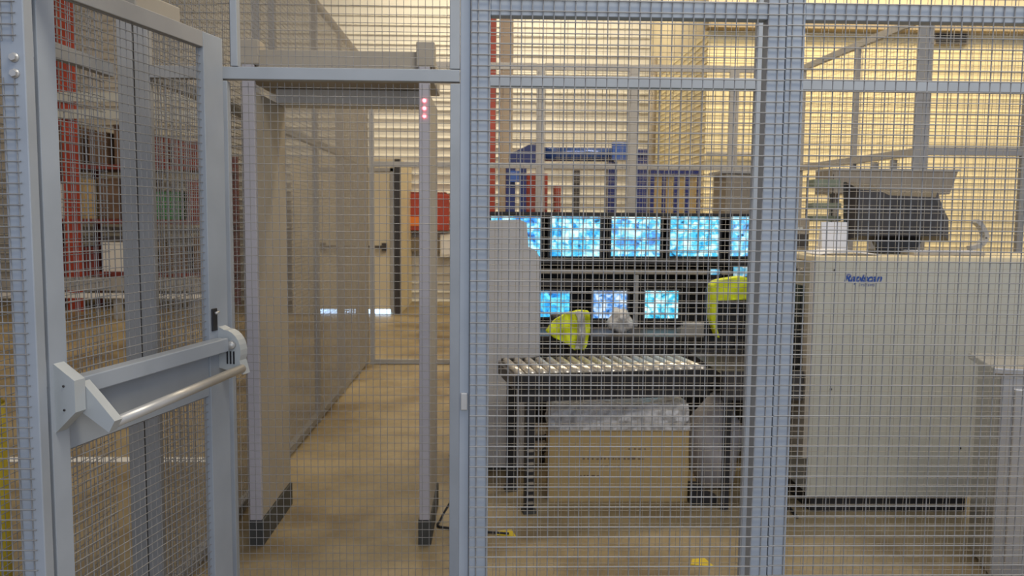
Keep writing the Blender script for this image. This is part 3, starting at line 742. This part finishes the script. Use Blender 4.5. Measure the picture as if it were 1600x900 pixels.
# blue roll cage
rg = thing('blue_rack', 'dark blue upright rack with tan boards beside the blue machine', 'rack', (XB(1014), BG-.1, 0))
rw = XB(1092)-XB(1014); rz_ = ZP(1050, 266, BG-.1)
box('frame_top', M['blue'], rg, 0, rw, 0, .5, rz_-.05, rz_)
for k in range(5):
    xx = k*(rw-.045)/4
    box('upright', M['blue'], rg, xx, xx+.045, 0, .04, .05, rz_-.051)
box('base', M['blue'], rg, 0, rw, 0, .5, 0, .049)
for k in range(4):
    xx = .05+k*(rw-.045)/4
    box('board', M['card'], rg, xx, xx+(rw-.045)/4-.055, .05, .07, .06, rz_-.06)
# red cabinets
rk = thing('red_cabinet', 'tall red cabinet beneath the blue machine hood', 'cabinet', (XP(823, 300, 10.75), 10.75, 0))
box('body', M['red'], rk, 0, .27, 0, .35, 0, 2.10, bev=.01); box('handle', M['dark'], rk, .22, .24, -.02, -.0005, 1.0, 1.2); box('door', M['red'], rk, .36, .44, 0, .3, 0, 1.95, bev=.01)
# red column behind the post
rcx = XP(767, 200, 12.0)
cc = MB(); cc.box(rcx-.16, rcx+.07, 11.9, 11.93, 0, CZ-.002); cc.box(rcx-.16, rcx+.07, 12.12, 12.15, 0, CZ-.002); cc.box(rcx-.055, rcx-.035, 11.93, 12.12, 0, CZ-.002)
tag(cc.build('steel_column', M['red']), 'red steel column right behind the gate post in the middle', 'column')
tag(box('duct_riser', M['tan'], None, rcx+.13, rcx+.32, 12.3, 12.5, 0, CZ-.002, bev=.01), 'tan square riser beside the red column in the middle', 'duct')
# pipe on the yellow wall corner
tag(MB().tube((XP(1251, 200, 10.8), 10.9, 0), (XP(1251, 200, 10.8), 10.9, 3.97), .055, 16).build('drain_pipe', M['cream']), 'cream vertical pipe on the yellow wall beside the double fence post', 'pipe')
tag(MB().tube((LYX-.13, 14.0, 0), (LYX-.13, 14.0, 4.2), .07, 16).build('drain_pipe', M['ledge']), 'dark vertical pipe beside the far corner of the yellow wall', 'pipe')
# vent under the eaves
vt = thing('wall_vent', 'dark louvred vent under the eaves of the yellow wall at top right', 'vent', (XP(1462, 55, 10.9), 10.93, ZP(1490, 66, 10.93)))
w_ = XP(1516, 55, 10.9)-XP(1462, 55, 10.9)
box('casing', M['ledge'], vt, 0, w_, 0, .05, -.03, .16)
mb = MB()
for k in range(6): mb.box(.02, w_-.02, -.012, -.0005, -.018+k*.028, .002+k*.028)
mb.build('louvre', M['black'], vt)
# conduit along the yellow wall and label on clad wall
zz = ZP(1100, 240, 10.9)
tag(MB().tube((LYX+.0, 10.92, zz), (XP(1200, 240, 10.9), 10.92, zz), .03, 10).build('conduit', M['warm_grey']), 'thin horizontal grey conduit across the yellow wall', 'pipe')
sg = thing('wall_sign', 'small dark notice board on the white wall right of the blue machine', 'sign', (XP(1010, 240, 14.8), 14.88, ZP(1010, 242, 14.8)))
box('board', M['dark'], sg, -.15, .28, 0, .03, 0, .11); box('plate', M['white'], sg, .285, .42, 0, .03, 0, .13)
# red wall cabinet and white box in the passage view
rb = thing('red_wall_box', 'red box with small orange and white labels on the back wall', 'box', (XP(631, 360, 14.75), 14.70, ZP(631, 360, 14.7)))
w_ = XP(702, 360, 14.7)-XP(631, 360, 14.7); h_ = ZP(631, 303, 14.7)-ZP(631, 360, 14.7)
rbb = box('body', M['red'], rb, 0, w_, 0, .25, 0, h_, bev=.01)
box('label_panel', M['orange'], rb, .05, .28, -.006, -.0005, .08, .24); box('label_panel', M['white'], rb, .02, .10, -.006, -.0005, h_-.17, h_-.03)
box('top_rim', M['dark_red'], rb, .12, w_-.05, .02, .2, h_+.001, h_+.04)
wb = thing('white_wall_box', 'white box below the red box on the back wall', 'box', (XP(688, 400, 14.8), 14.74, ZP(690, 402, 14.75)))
box('body', M['white'], wb, 0, .24, 0, .2, 0, .40, bev=.01); box('hatch', M['paper'], wb, .03, .21, -.01, -.0005, .05, .30)
box('skirting_panel', M['ledge'], None, XP(628, 440, 14.85), .2, 14.84, 14.93, ZP(660, 391, 14.85)-.02, ZP(660, 371, 14.85)); o = bpy.data.objects['skirting_panel']; o.name = 'trim_6'; o['kind'] = 'structure'

# ------------------------------------------------------------------ left hall: pallet rack
RY = 13.2
def XR(px): return XP(px, 300, RY)
pr = thing('pallet_rack', 'tall red pallet rack with pale beams in the hall at left', 'rack', (XR(100), RY, 0))
o_ = XR(100); rwid = XR(345)-o_
for xx in (0, rwid-.12):
    box('upright', M['red' if xx == 0 else 'warm_grey'], pr, xx, xx+.22, 0, .06, 0, 4.9 if xx == 0 else 2.5); box('upright', M['dark_red'], pr, xx, xx+.10, .95, 1.0, 0, 2.5)
for zt_ in (3.36, 3.10): box('beam', M['bracket'], pr, -.6, rwid, -.06, -.002, zt_-.11, zt_+.03)
for zt_ in (2.3, 1.45, .62): box('shelf', M['dark_red'], pr, -.8, rwid, .0615, .94, zt_-.07, zt_)
random.seed(5)
ORD = ['first', 'second', 'third', 'fourth', 'fifth', 'sixth', 'seventh', 'eighth', 'ninth', 'tenth']
cols = ['dark_red', 'brown', 'card', 'dark_red', 'green', 'brown', 'white']
cratelab = {'dark_red': 'dark red crate', 'brown': 'brown crate', 'card': 'tan carton', 'green': 'green crate', 'white': 'white carton'}
def crate(x, z, wd, h, m, label, dz=.06):
    t = thing('crate', label, 'crate', (x, RY+.12, z), 0, 'goods on the pallet rack')
    box('body', M[m], t, 0, wd, 0, .6, 0, h, bev=.01); box('lid', M[m], t, -.008, wd+.008, -.008, .608, h+.0005, h+.03)
lv = [(2.301, 'upper'), (1.451, 'middle'), (.621, 'lower')]
for z_, nm in lv:
    xx = o_-.75; k = 0
    while xx < o_+rwid-.3:
        wd = random.uniform(.28, .48); h = random.uniform(.35, .62); m = cols[(k*3+int(z_*7)) % len(cols)]
        if m == 'green' and z_ > 1.5: m = 'brown'
        if xx+wd > o_+rwid: break
        place = 'left end' if xx < o_-.1 else 'beside the red upright at left' if xx < o_+.6 else 'middle' if xx < o_+1.5 else 'right end'
        crate(xx, z_, wd, h, m, '%s on the %s shelf of the red pallet rack, %s from the left' % (cratelab[m], nm, ORD[k]))
        xx += wd+random.uniform(.03, .12); k += 1
tag(box('wall_sheet', M['white'], None, XP(46, 170, 14.0), XP(70, 170, 14.0), 14.0, 14.04, ZP(60, 212, 14), ZP(60, 130, 14), bev=.004), 'white board seen between gate post and gate at upper left', 'board')
# supports for the board
bpy.data.objects['wall_sheet'].name = 'white_board'
cc = MB(); q = XP(56, 30, 13.9); cc.box(q-.14, q+.14, 14.06, 14.09, 0, CZ-.002); cc.box(q-.14, q+.14, 14.24, 14.27, 0, CZ-.002); cc.box(q-.012, q+.012, 14.09, 14.24, 0, CZ-.002)
tag(cc.build('steel_column', M['red']), 'red steel column at the upper left behind the gate hinge', 'column')
# barrier rail
br_ = thing('guard_rail', 'low white and grey guard rail across the hall floor at left', 'barrier', (-8.0, 12.2, 0))
zb_ = ZP(200, 466, 12.2)
box('rail', M['white'], br_, 0, 4.0, 0, .05, zb_-.0, zb_+.07); box('rail', M['warm_grey'], br_, 0, 4.0, .0, .05, zb_+.11, zb_+.30)
for k in range(4): box('post', M['warm_grey'], br_, .2+k*1.15, .3+k*1.15, .052, .14, 0, zb_+.30)
# bollard
bo = thing('bollard', 'yellow bollard at the bottom left corner of the picture', 'bollard', (XP(-8, 820, 2.75), 2.75, 0))
MB().tube((0, 0, .012), (0, 0, .92), .045, 24).build('tube', M['yellow'], bo); MB().tube((0, 0, .921), (0, 0, .945), .045, 24, True, .025).build('cap', M['yellow'], bo); MB().tube((0, 0, 0), (0, 0, .011), .075, 24).build('base_plate', M['dark'], bo)
